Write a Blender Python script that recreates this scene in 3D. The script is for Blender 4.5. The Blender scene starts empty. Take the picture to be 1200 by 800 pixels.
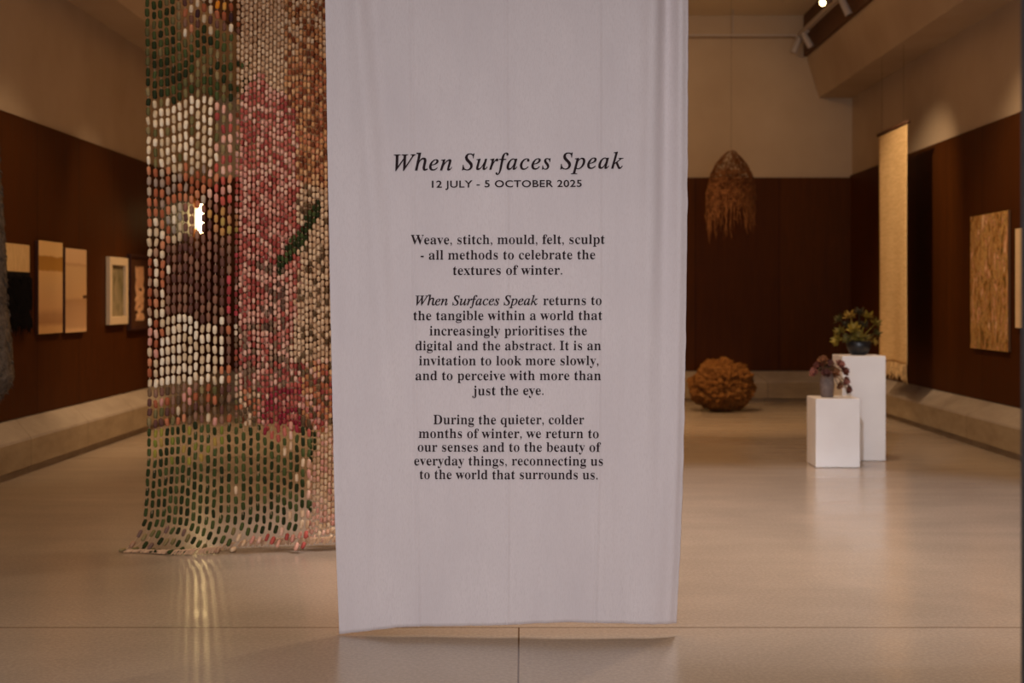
import bpy, bmesh, math, random
from mathutils import Vector, Matrix, noise

SC = bpy.context.scene
COL = SC.collection
F, CX, CY, CAMZ = 1667.0, 612.0, 350.0, 1.5     # focal length in pixels of the 1200x800 frame, vanishing point, eye height

# ------------------------------------------------------------------ camera
cd = bpy.data.cameras.new('camera')
cam = bpy.data.objects.new('camera', cd)
COL.objects.link(cam)
cam.location = (0, 0, CAMZ)
cam.rotation_euler = (math.pi / 2, 0, 0)
cd.sensor_width = 36.0
cd.lens = 36.0 * F / 1200.0
cd.shift_x = -(CX - 600) / 1200.0
cd.shift_y = -(400 - CY) / 1200.0
cd.clip_start = 0.05
cd.clip_end = 200
cd.dof.use_dof = True
cd.dof.focus_distance = 6.33
cd.dof.aperture_fstop = 2.6
SC.camera = cam

# ------------------------------------------------------------------ view, world, lights
SC.view_settings.view_transform = 'Standard'
SC.view_settings.look = 'None'
SC.view_settings.exposure = 0.0
SC.view_settings.gamma = 1.0
SC.view_settings.use_curve_mapping = False
SC.cycles.max_bounces = 8
SC.cycles.sample_clamp_indirect = 4.0
W = bpy.data.worlds.new('world')
SC.world = W
W.use_nodes = True
W.node_tree.nodes['Background'].inputs[0].default_value = (0.80, 0.86, 1.0, 1)
W.node_tree.nodes['Background'].inputs[1].default_value = 0.06


def lamp(name, kind, loc, target, energy, color, **kw):
    d = bpy.data.lights.new(name, kind)
    o = bpy.data.objects.new(name, d)
    COL.objects.link(o)
    o.location = loc
    v = Vector(target) - Vector(loc)
    o.rotation_euler = v.to_track_quat('-Z', 'Y').to_euler()
    d.energy = energy
    d.color = color
    for k, x in kw.items():
        setattr(d, k, x)
    return o


WARM = (1.0, 0.63, 0.32)
ART = (1.0, 0.73, 0.46)       # lamps aimed at the works on the side walls
WARM2 = (1.0, 0.60, 0.30)
# daylight of the entrance hall behind the viewer
lamp('entrance_daylight', 'AREA', (-0.6, -4.0, 2.0), (0.2, 12.6, 0.9), 104, (0.94, 0.94, 1.0),
     shape='RECTANGLE', size=5.0, size_y=2.8, spread=math.radians(80))
# daylight falling through the roof light onto the floor
lamp('roof_daylight', 'SPOT', (1.5, 9.2, 4.4), (1.5, 9.25, 0.0), 640, (0.94, 0.93, 1.0),
     spot_size=math.radians(84), spot_blend=0.3, shadow_soft_size=0.2)
# added spot without a fixture, brightens the bead hanging
lamp('hanging_fill_light', 'SPOT', (-2.6, 3.6, 4.2), (-1.75, 8.5, 1.6), 225, (1.0, 0.88, 0.74),
     spot_size=math.radians(34), spot_blend=0.7, shadow_soft_size=0.08)
# added overhead fill, no real source, lifts the floor at the entrance end
lamp('entrance_floor_fill', 'AREA', (0.0, 3.2, 4.3), (0, 3.6, 0), 48, (1.0, 0.95, 0.92), shape='RECTANGLE', size=6.0, size_y=3.5, spread=math.radians(110))
# cool helper spot, added to brighten the two plinths
lamp('plinth_fill_light', 'SPOT', (0.9, 5.6, 3.95), (2.85, 12.7, 0.55), 640, (0.92, 0.92, 1.0),
     spot_size=math.radians(14), spot_blend=0.5, shadow_soft_size=0.08)
# warm gallery spots
for i, (x, y, z, tx, ty, tz, e, sz) in enumerate([
    (-2.3, 11.2, 4.9, -4.25, 12.6, 1.5, 190, 50),
    (-2.3, 14.2, 4.9, -4.25, 14.8, 1.4, 180, 50),
    (-2.4, 16.5, 4.9, -3.6, 15.2, 0.0, 420, 54),
    (2.6, 12.6, 4.9, 4.7, 13.5, 1.6, 300, 64),
    (2.7, 15.0, 4.9, 4.45, 16.8, 2.2, 390, 52),
    (1.4, 15.6, 4.9, 2.2, 17.8, 0.1, 560, 60),
    (2.6, 17.0, 4.9, 2.6, 20.6, 3.6, 75, 80),
    (-1.5, 16.5, 4.9, -0.4, 20.6, 3.0, 110, 95),
]):
    lamp('gallery_spot_light', 'SPOT', (x, y, z), (tx, ty, tz), e, ART if abs(tx) > 4.2 else WARM,
         spot_size=math.radians(sz), spot_blend=0.8, shadow_soft_size=0.06)
# warm glow of the lantern ceiling
lamp('lantern_glow', 'AREA', (0.0, 13.5, 4.7), (0, 13.5, 10), 100, WARM2, shape='RECTANGLE', size=6.0, size_y=10.0)
lamp('lantern_fill', 'AREA', (0.0, 12.5, 5.5), (0, 12.5, 0), 165, (1.0, 0.64, 0.32), shape='RECTANGLE', size=6.0, size_y=13.0, spread=math.radians(85))
# track lamp whose light throws the banner's shadow towards the viewer
lamp('track_key_light', 'SPOT', (3.7, 10.9, 4.9), (-0.4, 5.2, 0.0), 420, (1.0, 0.78, 0.55),
     spot_size=math.radians(75), spot_blend=0.9, shadow_soft_size=0.05)


# ------------------------------------------------------------------ helpers
def P(x, y, d):
    """point at depth d seen at photo pixel (x, y)"""
    return Vector(((x - CX) * d / F, d, CAMZ - (y - CY) * d / F))


def tag(o, label, cat, group=None, kind=None):
    o['label'] = label
    o['category'] = cat
    if group:
        o['group'] = group
    if kind:
        o['kind'] = kind
    return o


def empty(name, loc, label, cat, group=None):
    o = bpy.data.objects.new(name, None)
    COL.objects.link(o)
    o.location = loc
    o.empty_display_size = 0.1
    return tag(o, label, cat, group)


def link_bm(name, bm, mats, parent=None, smooth=False):
    me = bpy.data.meshes.new(name)
    bm.normal_update()
    bm.to_mesh(me)
    bm.free()
    if not isinstance(mats, (list, tuple)):
        mats = [mats]
    for m in mats:
        me.materials.append(m)
    if smooth:
        for p in me.polygons:
            p.use_smooth = True
    o = bpy.data.objects.new(name, me)
    COL.objects.link(o)
    if parent is not None:                      # geometry is written in world space
        o.parent = parent
        me.transform(Matrix.Translation(-wloc(parent)))
    return o


def wloc(o):
    v = Vector(o.location)
    while o.parent:
        o = o.parent
        v += Vector(o.location)
    return v


def rooted(name, bm, mats, loc, smooth=False):
    """one-mesh thing whose origin is at loc"""
    o = link_bm(name, bm, mats, None, smooth)
    o.data.transform(Matrix.Translation(-Vector(loc)))
    o.location = loc
    return o


def box(bm, a, b, mi=0, bevel=0.0):
    x0, y0, z0 = [min(p, q) for p, q in zip(a, b)]
    x1, y1, z1 = [max(p, q) for p, q in zip(a, b)]
    v = [bm.verts.new(p) for p in [(x0, y0, z0), (x1, y0, z0), (x1, y1, z0), (x0, y1, z0),
                                   (x0, y0, z1), (x1, y0, z1), (x1, y1, z1), (x0, y1, z1)]]
    fs = [bm.faces.new([v[i] for i in f]) for f in [(0, 3, 2, 1), (4, 5, 6, 7), (0, 1, 5, 4), (1, 2, 6, 5), (2, 3, 7, 6), (3, 0, 4, 7)]]
    for f in fs:
        f.material_index = mi
    if bevel:
        es = list({e for f in fs for e in f.edges})
        bmesh.ops.bevel(bm, geom=es, offset=bevel, segments=2, profile=0.5, affect='EDGES')
    return v


def tube(bm, pts, radii, n=6, cap=True, mi=0):
    pts = [Vector(p) for p in pts]
    if not isinstance(radii, (list, tuple)):
        radii = [radii] * len(pts)
    rings = []
    for i, p in enumerate(pts):
        t = (pts[min(i + 1, len(pts) - 1)] - pts[max(i - 1, 0)]).normalized()
        up = Vector((0, 1, 0)) if abs(t.y) < 0.9 else Vector((1, 0, 0))
        a = t.cross(up).normalized()
        b = t.cross(a)
        rings.append([bm.verts.new(p + (a * math.cos(2 * math.pi * k / n) + b * math.sin(2 * math.pi * k / n)) * radii[i]) for k in range(n)])
    for r0, r1 in zip(rings, rings[1:]):
        for k in range(n):
            f = bm.faces.new((r0[k], r0[(k + 1) % n], r1[(k + 1) % n], r1[k]))
            f.material_index = mi
    if cap:
        bm.faces.new(rings[0][::-1]).material_index = mi
        bm.faces.new(rings[-1]).material_index = mi


def lathe(bm, prof, c, n=32, mi=0):
    rings = []
    for r, z in prof:
        rings.append([bm.verts.new((c[0] + r * math.cos(2 * math.pi * k / n), c[1] + r * math.sin(2 * math.pi * k / n), c[2] + z)) for k in range(n)])
    for r0, r1 in zip(rings, rings[1:]):
        for k in range(n):
            bm.faces.new((r0[k], r0[(k + 1) % n], r1[(k + 1) % n], r1[k])).material_index = mi
    bm.faces.new(rings[0][::-1]).material_index = mi
    bm.faces.new(rings[-1]).material_index = mi


def srgb(r, g, b):
    f = lambda c: (c / 255 / 12.92) if c / 255 <= 0.04045 else ((c / 255 + 0.055) / 1.055) ** 2.4
    return (f(r), f(g), f(b), 1)


def mat(name, color, rough=0.6, spec=0.5, metal=0.0):
    m = bpy.data.materials.new(name)
    m.use_nodes = True
    b = m.node_tree.nodes['Principled BSDF']
    b.inputs['Base Color'].default_value = color if len(color) == 4 else (*color, 1)
    b.inputs['Roughness'].default_value = rough
    b.inputs['Specular IOR Level'].default_value = spec
    b.inputs['Metallic'].default_value = metal
    return m


class NT:
    def __init__(s, m):
        s.t = m.node_tree
        s.b = s.t.nodes['Principled BSDF']

    def n(s, typ, **kw):
        x = s.t.nodes.new(typ)
        for k, v in kw.items():
            if k.startswith('i_'):
                x.inputs[k[2:].replace('_', ' ')].default_value = v
            else:
                setattr(x, k, v)
        return x

    def l(s, a, b):
        s.t.links.new(a, b)

    def coords(s, scale=(1, 1, 1), world=True):
        c = s.n('ShaderNodeNewGeometry').outputs['Position'] if world else s.n('ShaderNodeTexCoord').outputs['Object']
        m = s.n('ShaderNodeMapping')
        m.inputs['Scale'].default_value = scale
        s.l(c, m.inputs['Vector'])
        return m.outputs['Vector']

    def noise(s, vec, scale, detail=4, rough=0.55, dist=0.0):
        x = s.n('ShaderNodeTexNoise')
        x.inputs['Scale'].default_value = scale
        x.inputs['Detail'].default_value = detail
        x.inputs['Roughness'].default_value = rough
        x.inputs['Distortion'].default_value = dist
        s.l(vec, x.inputs['Vector'])
        return x.outputs['Fac']

    def ramp(s, fac, stops):
        x = s.n('ShaderNodeValToRGB')
        e = x.color_ramp.elements
        while len(e) < len(stops):
            e.new(0.5)
        for i, (p, c) in enumerate(stops):
            e[i].position = p
            e[i].color = c if len(c) == 4 else (*c, 1)
        s.l(fac, x.inputs['Fac'])
        return x.outputs['Color']

    def mix(s, fac, a, b, mode='MIX'):
        x = s.n('ShaderNodeMix', data_type='RGBA', blend_type=mode)
        for sock, v in ((x.inputs[0], fac), (x.inputs[6], a), (x.inputs[7], b)):
            if isinstance(v, (int, float, tuple)):
                sock.default_value = v
            else:
                s.l(v, sock)
        return x.outputs[2]

    def math(s, op, a, b=None):
        x = s.n('ShaderNodeMath', operation=op)
        for sock, v in ((x.inputs[0], a), (x.inputs[1], b)):
            if v is None:
                continue
            if isinstance(v, (int, float)):
                sock.default_value = v
            else:
                s.l(v, sock)
        return x.outputs[0]

    def bump(s, h, strength=0.3, dist=0.01):
        x = s.n('ShaderNodeBump')
        x.inputs['Strength'].default_value = strength
        x.inputs['Distance'].default_value = dist
        s.l(h, x.inputs['Height'])
        s.l(x.outputs['Normal'], s.b.inputs['Normal'])


# ------------------------------------------------------------------ setting materials
def m_floor():
    m = mat('polished_concrete', (0.3, 0.22, 0.16), 0.2, 0.5)
    t = NT(m)
    v = t.coords()
    big = t.noise(v, 0.55, 5, 0.6, 0.6)
    fine = t.noise(v, 55, 3, 0.7)
    c = t.ramp(big, [(0.3, srgb(160, 145, 130)), (0.7, srgb(178, 161, 144))])
    c = t.mix(t.ramp(fine, [(0.42, (0, 0, 0)), (0.62, (1, 1, 1))]), t.mix(1.0, c, (0.86, 0.85, 0.84, 1), 'MULTIPLY'), c)
    # sawn joints between the cast bays
    g = t.n('ShaderNodeNewGeometry')
    sep = t.n('ShaderNodeSeparateXYZ')
    t.l(g.outputs['Position'], sep.inputs[0])
    def joint(out, at, half):
        return t.math('LESS_THAN', t.math('ABSOLUTE', t.math('SUBTRACT', out, at)), half)
    j = t.math('MAXIMUM', joint(sep.outputs['Y'], 6.495, 0.006), joint(sep.outputs['X'], -0.0155, 0.0035))
    near = t.math('LESS_THAN', sep.outputs['Y'], 6.5)
    jx = t.math('MULTIPLY', joint(sep.outputs['X'], -0.0155, 0.0035), near)
    j = t.math('MAXIMUM', joint(sep.outputs['Y'], 6.495, 0.006), jx)
    c = t.mix(j, c, srgb(92, 70, 52))
    t.l(c, t.b.inputs['Base Color'])
    r = t.ramp(t.noise(t.coords((0.5, 2.2, 1)), 1.3, 6, 0.65, 0.4), [(0.3, (0.16,) * 3), (0.7, (0.27,) * 3)])
    t.l(r, t.b.inputs['Roughness'])
    t.bump(fine, 0.05, 0.002)
    return m


def m_plaster():
    m = mat('warm_white_plaster', srgb(196, 178, 156), 0.85, 0.2)
    t = NT(m)
    n1 = t.noise(t.coords(), 0.9, 4)
    t.l(t.ramp(n1, [(0.3, srgb(172, 150, 124)), (0.7, srgb(184, 163, 137))]), t.b.inputs['Base Color'])
    t.bump(t.noise(t.coords(), 60, 3), 0.08, 0.004)
    return m


def m_wood():
    m = mat('dark_red_brown_panelling', srgb(78, 38, 18), 0.6, 0.08)
    t = NT(m)
    g = t.noise(t.coords((6, 6, 0.5)), 3.0, 6, 0.6, 0.8)
    c = t.ramp(g, [(0.25, srgb(66, 34, 7)), (0.75, srgb(82, 43, 10))])
    # boards 1.2 m wide, each a little different
    sep = t.n('ShaderNodeSeparateXYZ')
    t.l(t.n('ShaderNodeNewGeometry').outputs['Position'], sep.inputs[0])
    s = t.math('ADD', sep.outputs['X'], sep.outputs['Y'])
    cell = t.math('FLOOR', t.math('DIVIDE', s, 1.22))
    wn = t.n('ShaderNodeTexWhiteNoise', noise_dimensions='1D')
    t.l(cell, wn.inputs['W'])
    c = t.mix(t.math('MULTIPLY', wn.outputs['Value'], 0.35), c, srgb(55, 23, 6))
    fr = t.math('FRACT', t.math('DIVIDE', s, 1.22))
    c = t.mix(t.math('LESS_THAN', fr, 0.008), c, srgb(30, 12, 6))
    t.l(c, t.b.inputs['Base Color'])
    t.l(t.ramp(g, [(0.2, (0.46,) * 3), (0.8, (0.6,) * 3)]), t.b.inputs['Roughness'])
    return m


def m_stone(name, lo, hi):
    m = mat(name, lo, 0.6, 0.35)
    t = NT(m)
    n1 = t.noise(t.coords((1, 1, 3)), 2.5, 6, 0.65)
    c = t.ramp(n1, [(0.3, lo), (0.7, hi)])
    sep = t.n('ShaderNodeSeparateXYZ')
    t.l(t.n('ShaderNodeNewGeometry').outputs['Position'], sep.inputs[0])
    s = t.math('ADD', sep.outputs['X'], sep.outputs['Y'])
    fr = t.math('FRACT', t.math('DIVIDE', s, 1.6))
    c = t.mix(t.math('LESS_THAN', fr, 0.006), c, srgb(105, 90, 72))
    t.l(c, t.b.inputs['Base Color'])
    return m


M = dict(floor=m_floor(), plaster=m_plaster(), wood=m_wood(), stone=m_stone('beige_stone_base', srgb(138, 118, 92), srgb(164, 144, 116)), stone_lit_tone=m_stone('beige_stone_lit_tone', srgb(142, 127, 113), srgb(164, 149, 133)),  # second stone tone paints light from above onto the sloping course
         coffer=mat('dark_timber_coffer', srgb(88, 56, 30), 0.6, 0.3),
         lantern=mat('cream_lantern_ceiling', srgb(205, 188, 160), 0.85, 0.2))

XL, XR, YB, YF = -4.45, 4.80, 20.7, -1.0
ZS = 4.42        # height of the soffit
DL, DR, DBK = 3.08, 3.27, 3.24
DB = 0.457      # foot of the panelling


def struct(name, bm, m, parent=None, smooth=False):
    o = link_bm(name, bm, m, parent, smooth)
    if parent is None:
        o['kind'] = 'structure'
    return o


# ------------------------------------------------------------------ room shell
bm = bmesh.new(); box(bm, (XL - 0.3, YF, -0.2), (XR + 0.3, YB + 0.3, 0)); struct('floor', bm, M['floor'])
bm = bmesh.new(); box(bm, (XL - 0.3, YF, 0), (XL, YB + 0.3, 5.7)); wl = struct('wall_left', bm, M['plaster'])
bm = bmesh.new(); box(bm, (XR, YF, 0), (XR + 0.3, YB + 0.3, 5.7)); wr = struct('wall_right', bm, M['plaster'])
bm = bmesh.new(); box(bm, (XL, YB, 0), (XR, YB + 0.3, 5.7)); wb = struct('wall_back', bm, M['plaster'])
bm = bmesh.new(); box(bm, (XL, YF, DB), (XL + 0.03, YB, DL)); struct('wood_panelling', bm, M['wood'], wl)
bm = bmesh.new(); box(bm, (XR - 0.03, YF, DB), (XR, YB, DR)); struct('wood_panelling', bm, M['wood'], wr)
bm = bmesh.new(); box(bm, (XL + 0.03, YB - 0.03, DB), (XR - 0.03, YB, DBK)); struct('wood_panelling', bm, M['wood'], wb)
# thin shadow-gap cap along the top of the panelling
bm = bmesh.new(); box(bm, (XL, YF, DL), (XL + 0.031, YB, DL + 0.02)); struct('panelling_cap', bm, M['wood'], wl)
bm = bmesh.new(); box(bm, (XR - 0.031, YF, DR), (XR, YB, DR + 0.02)); struct('panelling_cap', bm, M['wood'], wr)
bm = bmesh.new(); box(bm, (XL + 0.031, YB - 0.031, DBK), (XR - 0.031, YB, DBK + 0.02)); struct('panelling_cap', bm, M['wood'], wb)

# stone base: sloping upper course, upright face, recessed toe
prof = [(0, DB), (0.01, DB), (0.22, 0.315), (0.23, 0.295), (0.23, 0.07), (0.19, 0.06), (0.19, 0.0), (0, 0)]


def base_course(name, f, a0, a1, cut0=0.0, cut1=0.0):
    bm = bmesh.new()
    r0 = [bm.verts.new(f(o, z, a0 + o * cut0)) for o, z in prof]
    r1 = [bm.verts.new(f(o, z, a1 - o * cut1)) for o, z in prof]
    n = len(prof)
    for k in range(n):
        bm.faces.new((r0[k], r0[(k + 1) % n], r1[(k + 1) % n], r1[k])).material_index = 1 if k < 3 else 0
    bm.faces.new(r0[::-1]); bm.faces.new(r1)
    bmesh.ops.recalc_face_normals(bm, faces=bm.faces)
    return struct(name, bm, [M['stone'], M['stone_lit_tone']])


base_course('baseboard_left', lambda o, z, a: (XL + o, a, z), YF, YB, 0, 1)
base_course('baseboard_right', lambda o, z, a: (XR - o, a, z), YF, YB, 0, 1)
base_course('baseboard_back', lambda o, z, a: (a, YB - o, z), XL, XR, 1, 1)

# ceiling: soffit along each side, sloping cove, dark coffer strip, raised lantern
bm = bmesh.new()
for s, xw in ((1, XR), (-1, XL)):
    xi = xw - s * 0.48
    xc = xw - s * 0.66
    pr = [(xw, ZS), (xi, ZS), (xc, 5.0), (xc, 5.7), (xw, 5.7)]
    r0 = [bm.verts.new((x, YF, z)) for x, z in pr]
    r1 = [bm.verts.new((x, YB, z)) for x, z in pr]
    for k in range(5):
        bm.faces.new((r0[k], r0[(k + 1) % 5], r1[(k + 1) % 5], r1[k]))
    bm.faces.new(r0[::-1]); bm.faces.new(r1)
bmesh.ops.recalc_face_normals(bm, faces=bm.faces)
ce = struct('ceiling', bm, M['plaster'])
bm = bmesh.new(); box(bm, (XL + 0.6, YF, 5.62), (XR - 0.6, YB, 5.75)); struct('lantern_ceiling', bm, M['lantern'], ce)
for s, xw in ((1, XR), (-1, XL)):
    bm = bmesh.new()
    box(bm, (xw - s * 0.66, YF, 5.02), (xw - s * 0.71, YB - 0.02, 5.62))
    o = struct('trim_1' if s > 0 else 'trim_2', bm, M['coffer'])

# slim dark metal frame of the entrance, its right jamb just inside the picture
fm = mat('dark_grey_metal_frame', srgb(50, 54, 58), 0.5, 0.4, 0.2)
xj = (1203 - CX) * 3.0 / F
bm = bmesh.new()
box(bm, (xj, 2.96, 0), (xj + 0.06, 3.04, 3.3), bevel=0.006)
box(bm, (-3.06, 2.96, 0), (-3.0, 3.04, 3.3), bevel=0.006)
box(bm, (-3.0, 2.965, 3.22), (xj, 3.035, 3.3), bevel=0.006)
struct('door_1', bm, fm)

# ------------------------------------------------------------------ cloth banner
D_BAN = 6.33


def interp(tab, t):
    if t <= tab[0][0]:
        (a, u), (b, v) = tab[0], tab[1]
    else:
        for (a, u), (b, v) in zip(tab, tab[1:]):
            if t <= b:
                break
    return u + (v - u) * (t - a) / (b - a)


B_LEFT = [(0, 380.5), (200, 383.5), (400, 387.3), (600, 391.5), (744, 396.8)]
B_RIGHT = [(0, 806.5), (250, 805.5), (420, 803.5), (560, 801), (650, 797.5), (735, 793.5)]
B_BOT = [(396.8, 744), (427.5, 740), (466, 735), (515.6, 734.2), (607.6, 731.3), (661, 728), (699.6, 729), (753, 730.6), (793.5, 731.5)]
TOPY = -95.0     # upper hem, above the frame


def gs(x, s):
    return math.exp(-(x / s) ** 2)


def cloth_y(px, py):
    """depth offset (m) of the hanging cloth at photo pixel px, py"""
    l, r = interp(B_LEFT, py), interp(B_RIGHT, py)
    u = (px - l) / (r - l)
    t = min(max((py + 95) / 840.0, 0), 1)
    top = (1 - t) ** 1.3
    y = 0.010 * math.sin(5.2 * u + 0.8) * (0.4 + 0.6 * t)
    y += 0.004 * math.sin(23 * u + 1.5 * t) + 0.0025 * math.sin(41 * u - 2.2 * t)
    y -= top * 0.040 * gs(u - (0.905 - 0.03 * t), 0.026)
    y += top * 0.034 * gs(u - (0.945 - 0.02 * t), 0.020)
    y -= (0.3 + 0.7 * top) * 0.026 * gs(u - 0.978, 0.014)
    y -= top * 0.026 * gs(u - (0.075 + 0.13 * t), 0.03)
    y += top * 0.022 * gs(u - (0.115 + 0.14 * t), 0.03)
    y += 0.03 * t * t * gs(u - 1.0, 0.05) + 0.012 * gs(u, 0.03)
    for c in (0.238, 0.498, 0.755):           # pressed fold creases
        y -= 0.0046 * gs(u - c - 0.006 * t * (c - 0.5), 0.0045)
    y += 0.0015 * noise.noise((u * 9, t * 4, 3.3)) + 0.0012 * noise.noise((u * 60, t * 9, 1.3))
    return y


ban = empty('hanging_banner', P(595, 733, D_BAN), 'tall off-white cloth banner printed with the exhibition text, hanging just above the floor', 'banner')
bm = bmesh.new()
NU, NV = 330, 190
grid = []
for j in range(NV + 1):
    row = []
    for i in range(NU + 1):
        u, v = i / NU, j / NV
        bx = 396.8 + (793.5 - 396.8) * u
        yb = interp(B_BOT, bx) + 0.5 * noise.noise((u * 40, 0, 0))
        py = TOPY + (yb - TOPY) * v
        l, r = interp(B_LEFT, py), interp(B_RIGHT, py)
        l += 0.5 * noise.noise((0, v * 30, 1)); r += 0.9 * noise.noise((5, v * 36, 1))
        px = l + (r - l) * u
        p = P(px, py, D_BAN)
        p.y += cloth_y(px, py)
        row.append(bm.verts.new(p))
    grid.append(row)
for j in range(NV):
    for i in range(NU):
        bm.faces.new((grid[j][i], grid[j + 1][i], grid[j + 1][i + 1], grid[j][i + 1]))


def m_calico():
    m = mat('off_white_calico', srgb(214, 200, 200), 0.9, 0.1)
    t = NT(m)
    n1 = t.noise(t.coords((1, 1, 0.35)), 5, 5, 0.6)
    c = t.ramp(n1, [(0.3, srgb(204, 191, 190)), (0.7, srgb(213, 200, 198))])
    thr = t.noise(t.coords((300, 300, 55)), 1.0, 3, 0.6)
    c = t.mix(t.ramp(thr, [(0.45, (0, 0, 0)), (0.75, (1, 1, 1))]), c, srgb(201, 187, 185))
    t.l(c, t.b.inputs['Base Color'])
    crin = t.noise(t.coords((12, 12, 4.0)), 1.0, 4, 0.5, 0.6)
    h = t.math('ADD', t.math('MULTIPLY', thr, 0.25), crin)
    t.bump(h, 0.22, 0.010)
    return m


M['calico'] = m_calico()
ob = link_bm('cloth', bm, M['calico'], ban, True)
sm = ob.modifiers.new('thickness', 'SOLIDIFY')
sm.thickness = 0.0012
sm.offset = 1.0

# ---- lettering: outlines taken to meshes and laid on the cloth
INK = mat('brown_black_ink', srgb(44, 32, 34), 0.8, 0.1)


def math_style(s, upper, lower, h=None):
    o = ''
    for ch in s:
        if h and ch == 'h':
            o += chr(h)
        elif 'a' <= ch <= 'z':
            o += chr(lower + ord(ch) - 97)
        elif 'A' <= ch <= 'Z':
            o += chr(upper + ord(ch) - 65)
        else:
            o += ch
    return o


ital = lambda s: math_style(s, 0x1D434, 0x1D44E, 0x210E)
bold = lambda s: math_style(s, 0x1D400, 0x1D41A)


def glyph_mesh(runs, spacing, thin):
    """runs: list of (text, embolden). Returns (verts, faces) in em units, baseline at 0."""
    V, Fc, x = [], [], 0.0
    for text, off in runs:
        cu = bpy.data.curves.new('lettering_curve', 'FONT')
        cu.body = text
        cu.size = 1.0
        cu.offset = off
        cu.space_character = spacing
        cu.resolution_u = 4
        o = bpy.data.objects.new('lettering_curve', cu)
        COL.objects.link(o)
        bpy.context.view_layer.update()
        me = o.to_mesh()
        vs = [v.co.copy() for v in me.vertices]
        # thin the stems sideways: move each outline point inwards along x only
        if thin and not any(0x1D434 <= ord(ch) <= 0x1D467 for ch in text):
            b = bmesh.new()
            b.from_mesh(me)
            b.verts.ensure_lookup_table()
            for v in b.verts:
                n = Vector((0, 0))
                for e in v.link_edges:
                    if len(e.link_faces) == 1:
                        d = (e.other_vert(v).co - v.co)
                        m = Vector((d.y, -d.x)).normalized()
                        fc = e.link_faces[0].calc_center_median() - v.co
                        if m.dot(fc.xy) > 0:
                            m = -m
                        n += m
                if n.length > 1e-6:
                    n.normalize()
                    vs[v.index] = v.co - Vector((n.x * thin, 0, 0))
            b.free()
        base = len(V)
        w = max(v.x for v in vs)
        V += [Vector((v.x + x, v.y)) for v in vs]
        Fc += [[base + i for i in p.vertices] for p in me.polygons]
        x += w + 0.34 * spacing
        o.to_mesh_clear()
        bpy.data.objects.remove(o)
        bpy.data.curves.remove(cu)
    return V, Fc


def put_line(bm, runs, x0, x1, yb0, yb1, size, spacing, thin=0.0):
    V, Fc = glyph_mesh(runs, spacing, thin)
    a, b = min(v.x for v in V), max(v.x for v in V)
    vs = []
    for v in V:
        k = (v.x - a) / (b - a)
        px = x0 + (x1 - x0) * k
        py = yb0 + (yb1 - yb0) * k - v.y * size
        p = P(px, py, D_BAN)
        p.y += cloth_y(px, py) - 0.0055
        vs.append(bm.verts.new(p))
    for f in Fc:
        try:
            bm.faces.new([vs[i] for i in f])
        except ValueError:
            pass


bm = bmesh.new()
put_line(bm, [(ital('When Surfaces Speak'), 0.008)], 461.3, 730.7, 199.8, 197.6, 27.0, 1.10)
link_bm('title_lettering', bm, INK, ban)
bm = bmesh.new()
put_line(bm, [('12 JULY - 5 OCTOBER 2025', 0.014)], 506.1, 681.6, 219.7, 219.0, 11.6, 1.06)
link_bm('date_lettering', bm, INK, ban)
PARAS = [
    [('Weave, stitch, mould, felt, sculpt', 481.3, 708.5, 286.1), ('- all methods to celebrate the', 492.8, 697.3, 304.0), ('textures of winter.', 530.7, 658.7, 322.0)],
    [('*When Surfaces Speak|returns to', 486.9, 704.7, 357.5), ('the tangible within a world that', 484.4, 705.6, 375.0), ('increasingly prioritises the', 503.4, 687.5, 392.8),
     ('digital and the abstract. It is an', 486.9, 704.0, 410.3), ('invitation to look more slowly,', 490.9, 701.0, 427.8), ('and to perceive with more than', 486.9, 704.0, 445.3), ('just the eye.', 553.4, 636.9, 462.8)],
    [('During the quieter, colder', 507.8, 684.4, 496.9), ('months of winter, we return to', 490.6, 701.3, 513.1), ('our senses and to the beauty of', 489.4, 704.0, 529.0),
     ('everyday things, reconnecting us', 485.3, 706.3, 545.2), ('to the world that surrounds us.', 491.6, 700.0, 561.2)],
]
for para in PARAS:
    for s, x0, x1, yb in para:
        bm = bmesh.new()
        if s[0] == '*':
            a, b = s[1:].split('|')
            runs = [(ital(a), 0.012), (bold(b), 0.006)]
        else:
            runs = [(bold(s), 0.006)]
        put_line(bm, runs, x0, x1, yb, yb - 0.4, 16.0, 1.0, 0.018)
        link_bm('text_line', bm, INK, ban)

alu = mat('brushed_aluminium', srgb(170, 170, 172), 0.35, 0.5, 1.0)
dark = mat('black_steel', srgb(35, 33, 32), 0.5, 0.4, 0.3)
zt = P(595, TOPY, D_BAN).z
bm = bmesh.new()
tube(bm, [(P(372, 0, D_BAN).x, D_BAN + 0.005, zt + 0.005), (P(816, 0, D_BAN).x, D_BAN + 0.005, zt + 0.005)], 0.014, 12)
link_bm('hanging_rod', bm, alu, ban, True)
for px in (385, 803):
    bm = bmesh.new()
    x = P(px, 0, D_BAN).x
    tube(bm, [(x, D_BAN + 0.005, zt + 0.015), (x, D_BAN + 0.005, 5.62)], 0.0015, 6)
    link_bm('suspension_wire', bm, alu, ban)

# ------------------------------------------------------------------ woven bead hanging
rnd = random.Random(7)


def m_felt():
    m = mat('rolled_cloth_beads', (0.5, 0.4, 0.3), 0.85, 0.15)
    t = NT(m)
    a = t.n('ShaderNodeAttribute', attribute_name='Col')
    n1 = t.noise(t.coords(), 120, 3, 0.6)
    c = t.mix(t.ramp(n1, [(0.3, (0, 0, 0)), (0.8, (1, 1, 1))]), a.outputs['Color'], t.mix(1.0, a.outputs['Color'], (0.8, 0.78, 0.76, 1), 'MULTIPLY'))
    t.l(c, t.b.inputs['Base Color'])
    return m


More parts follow.
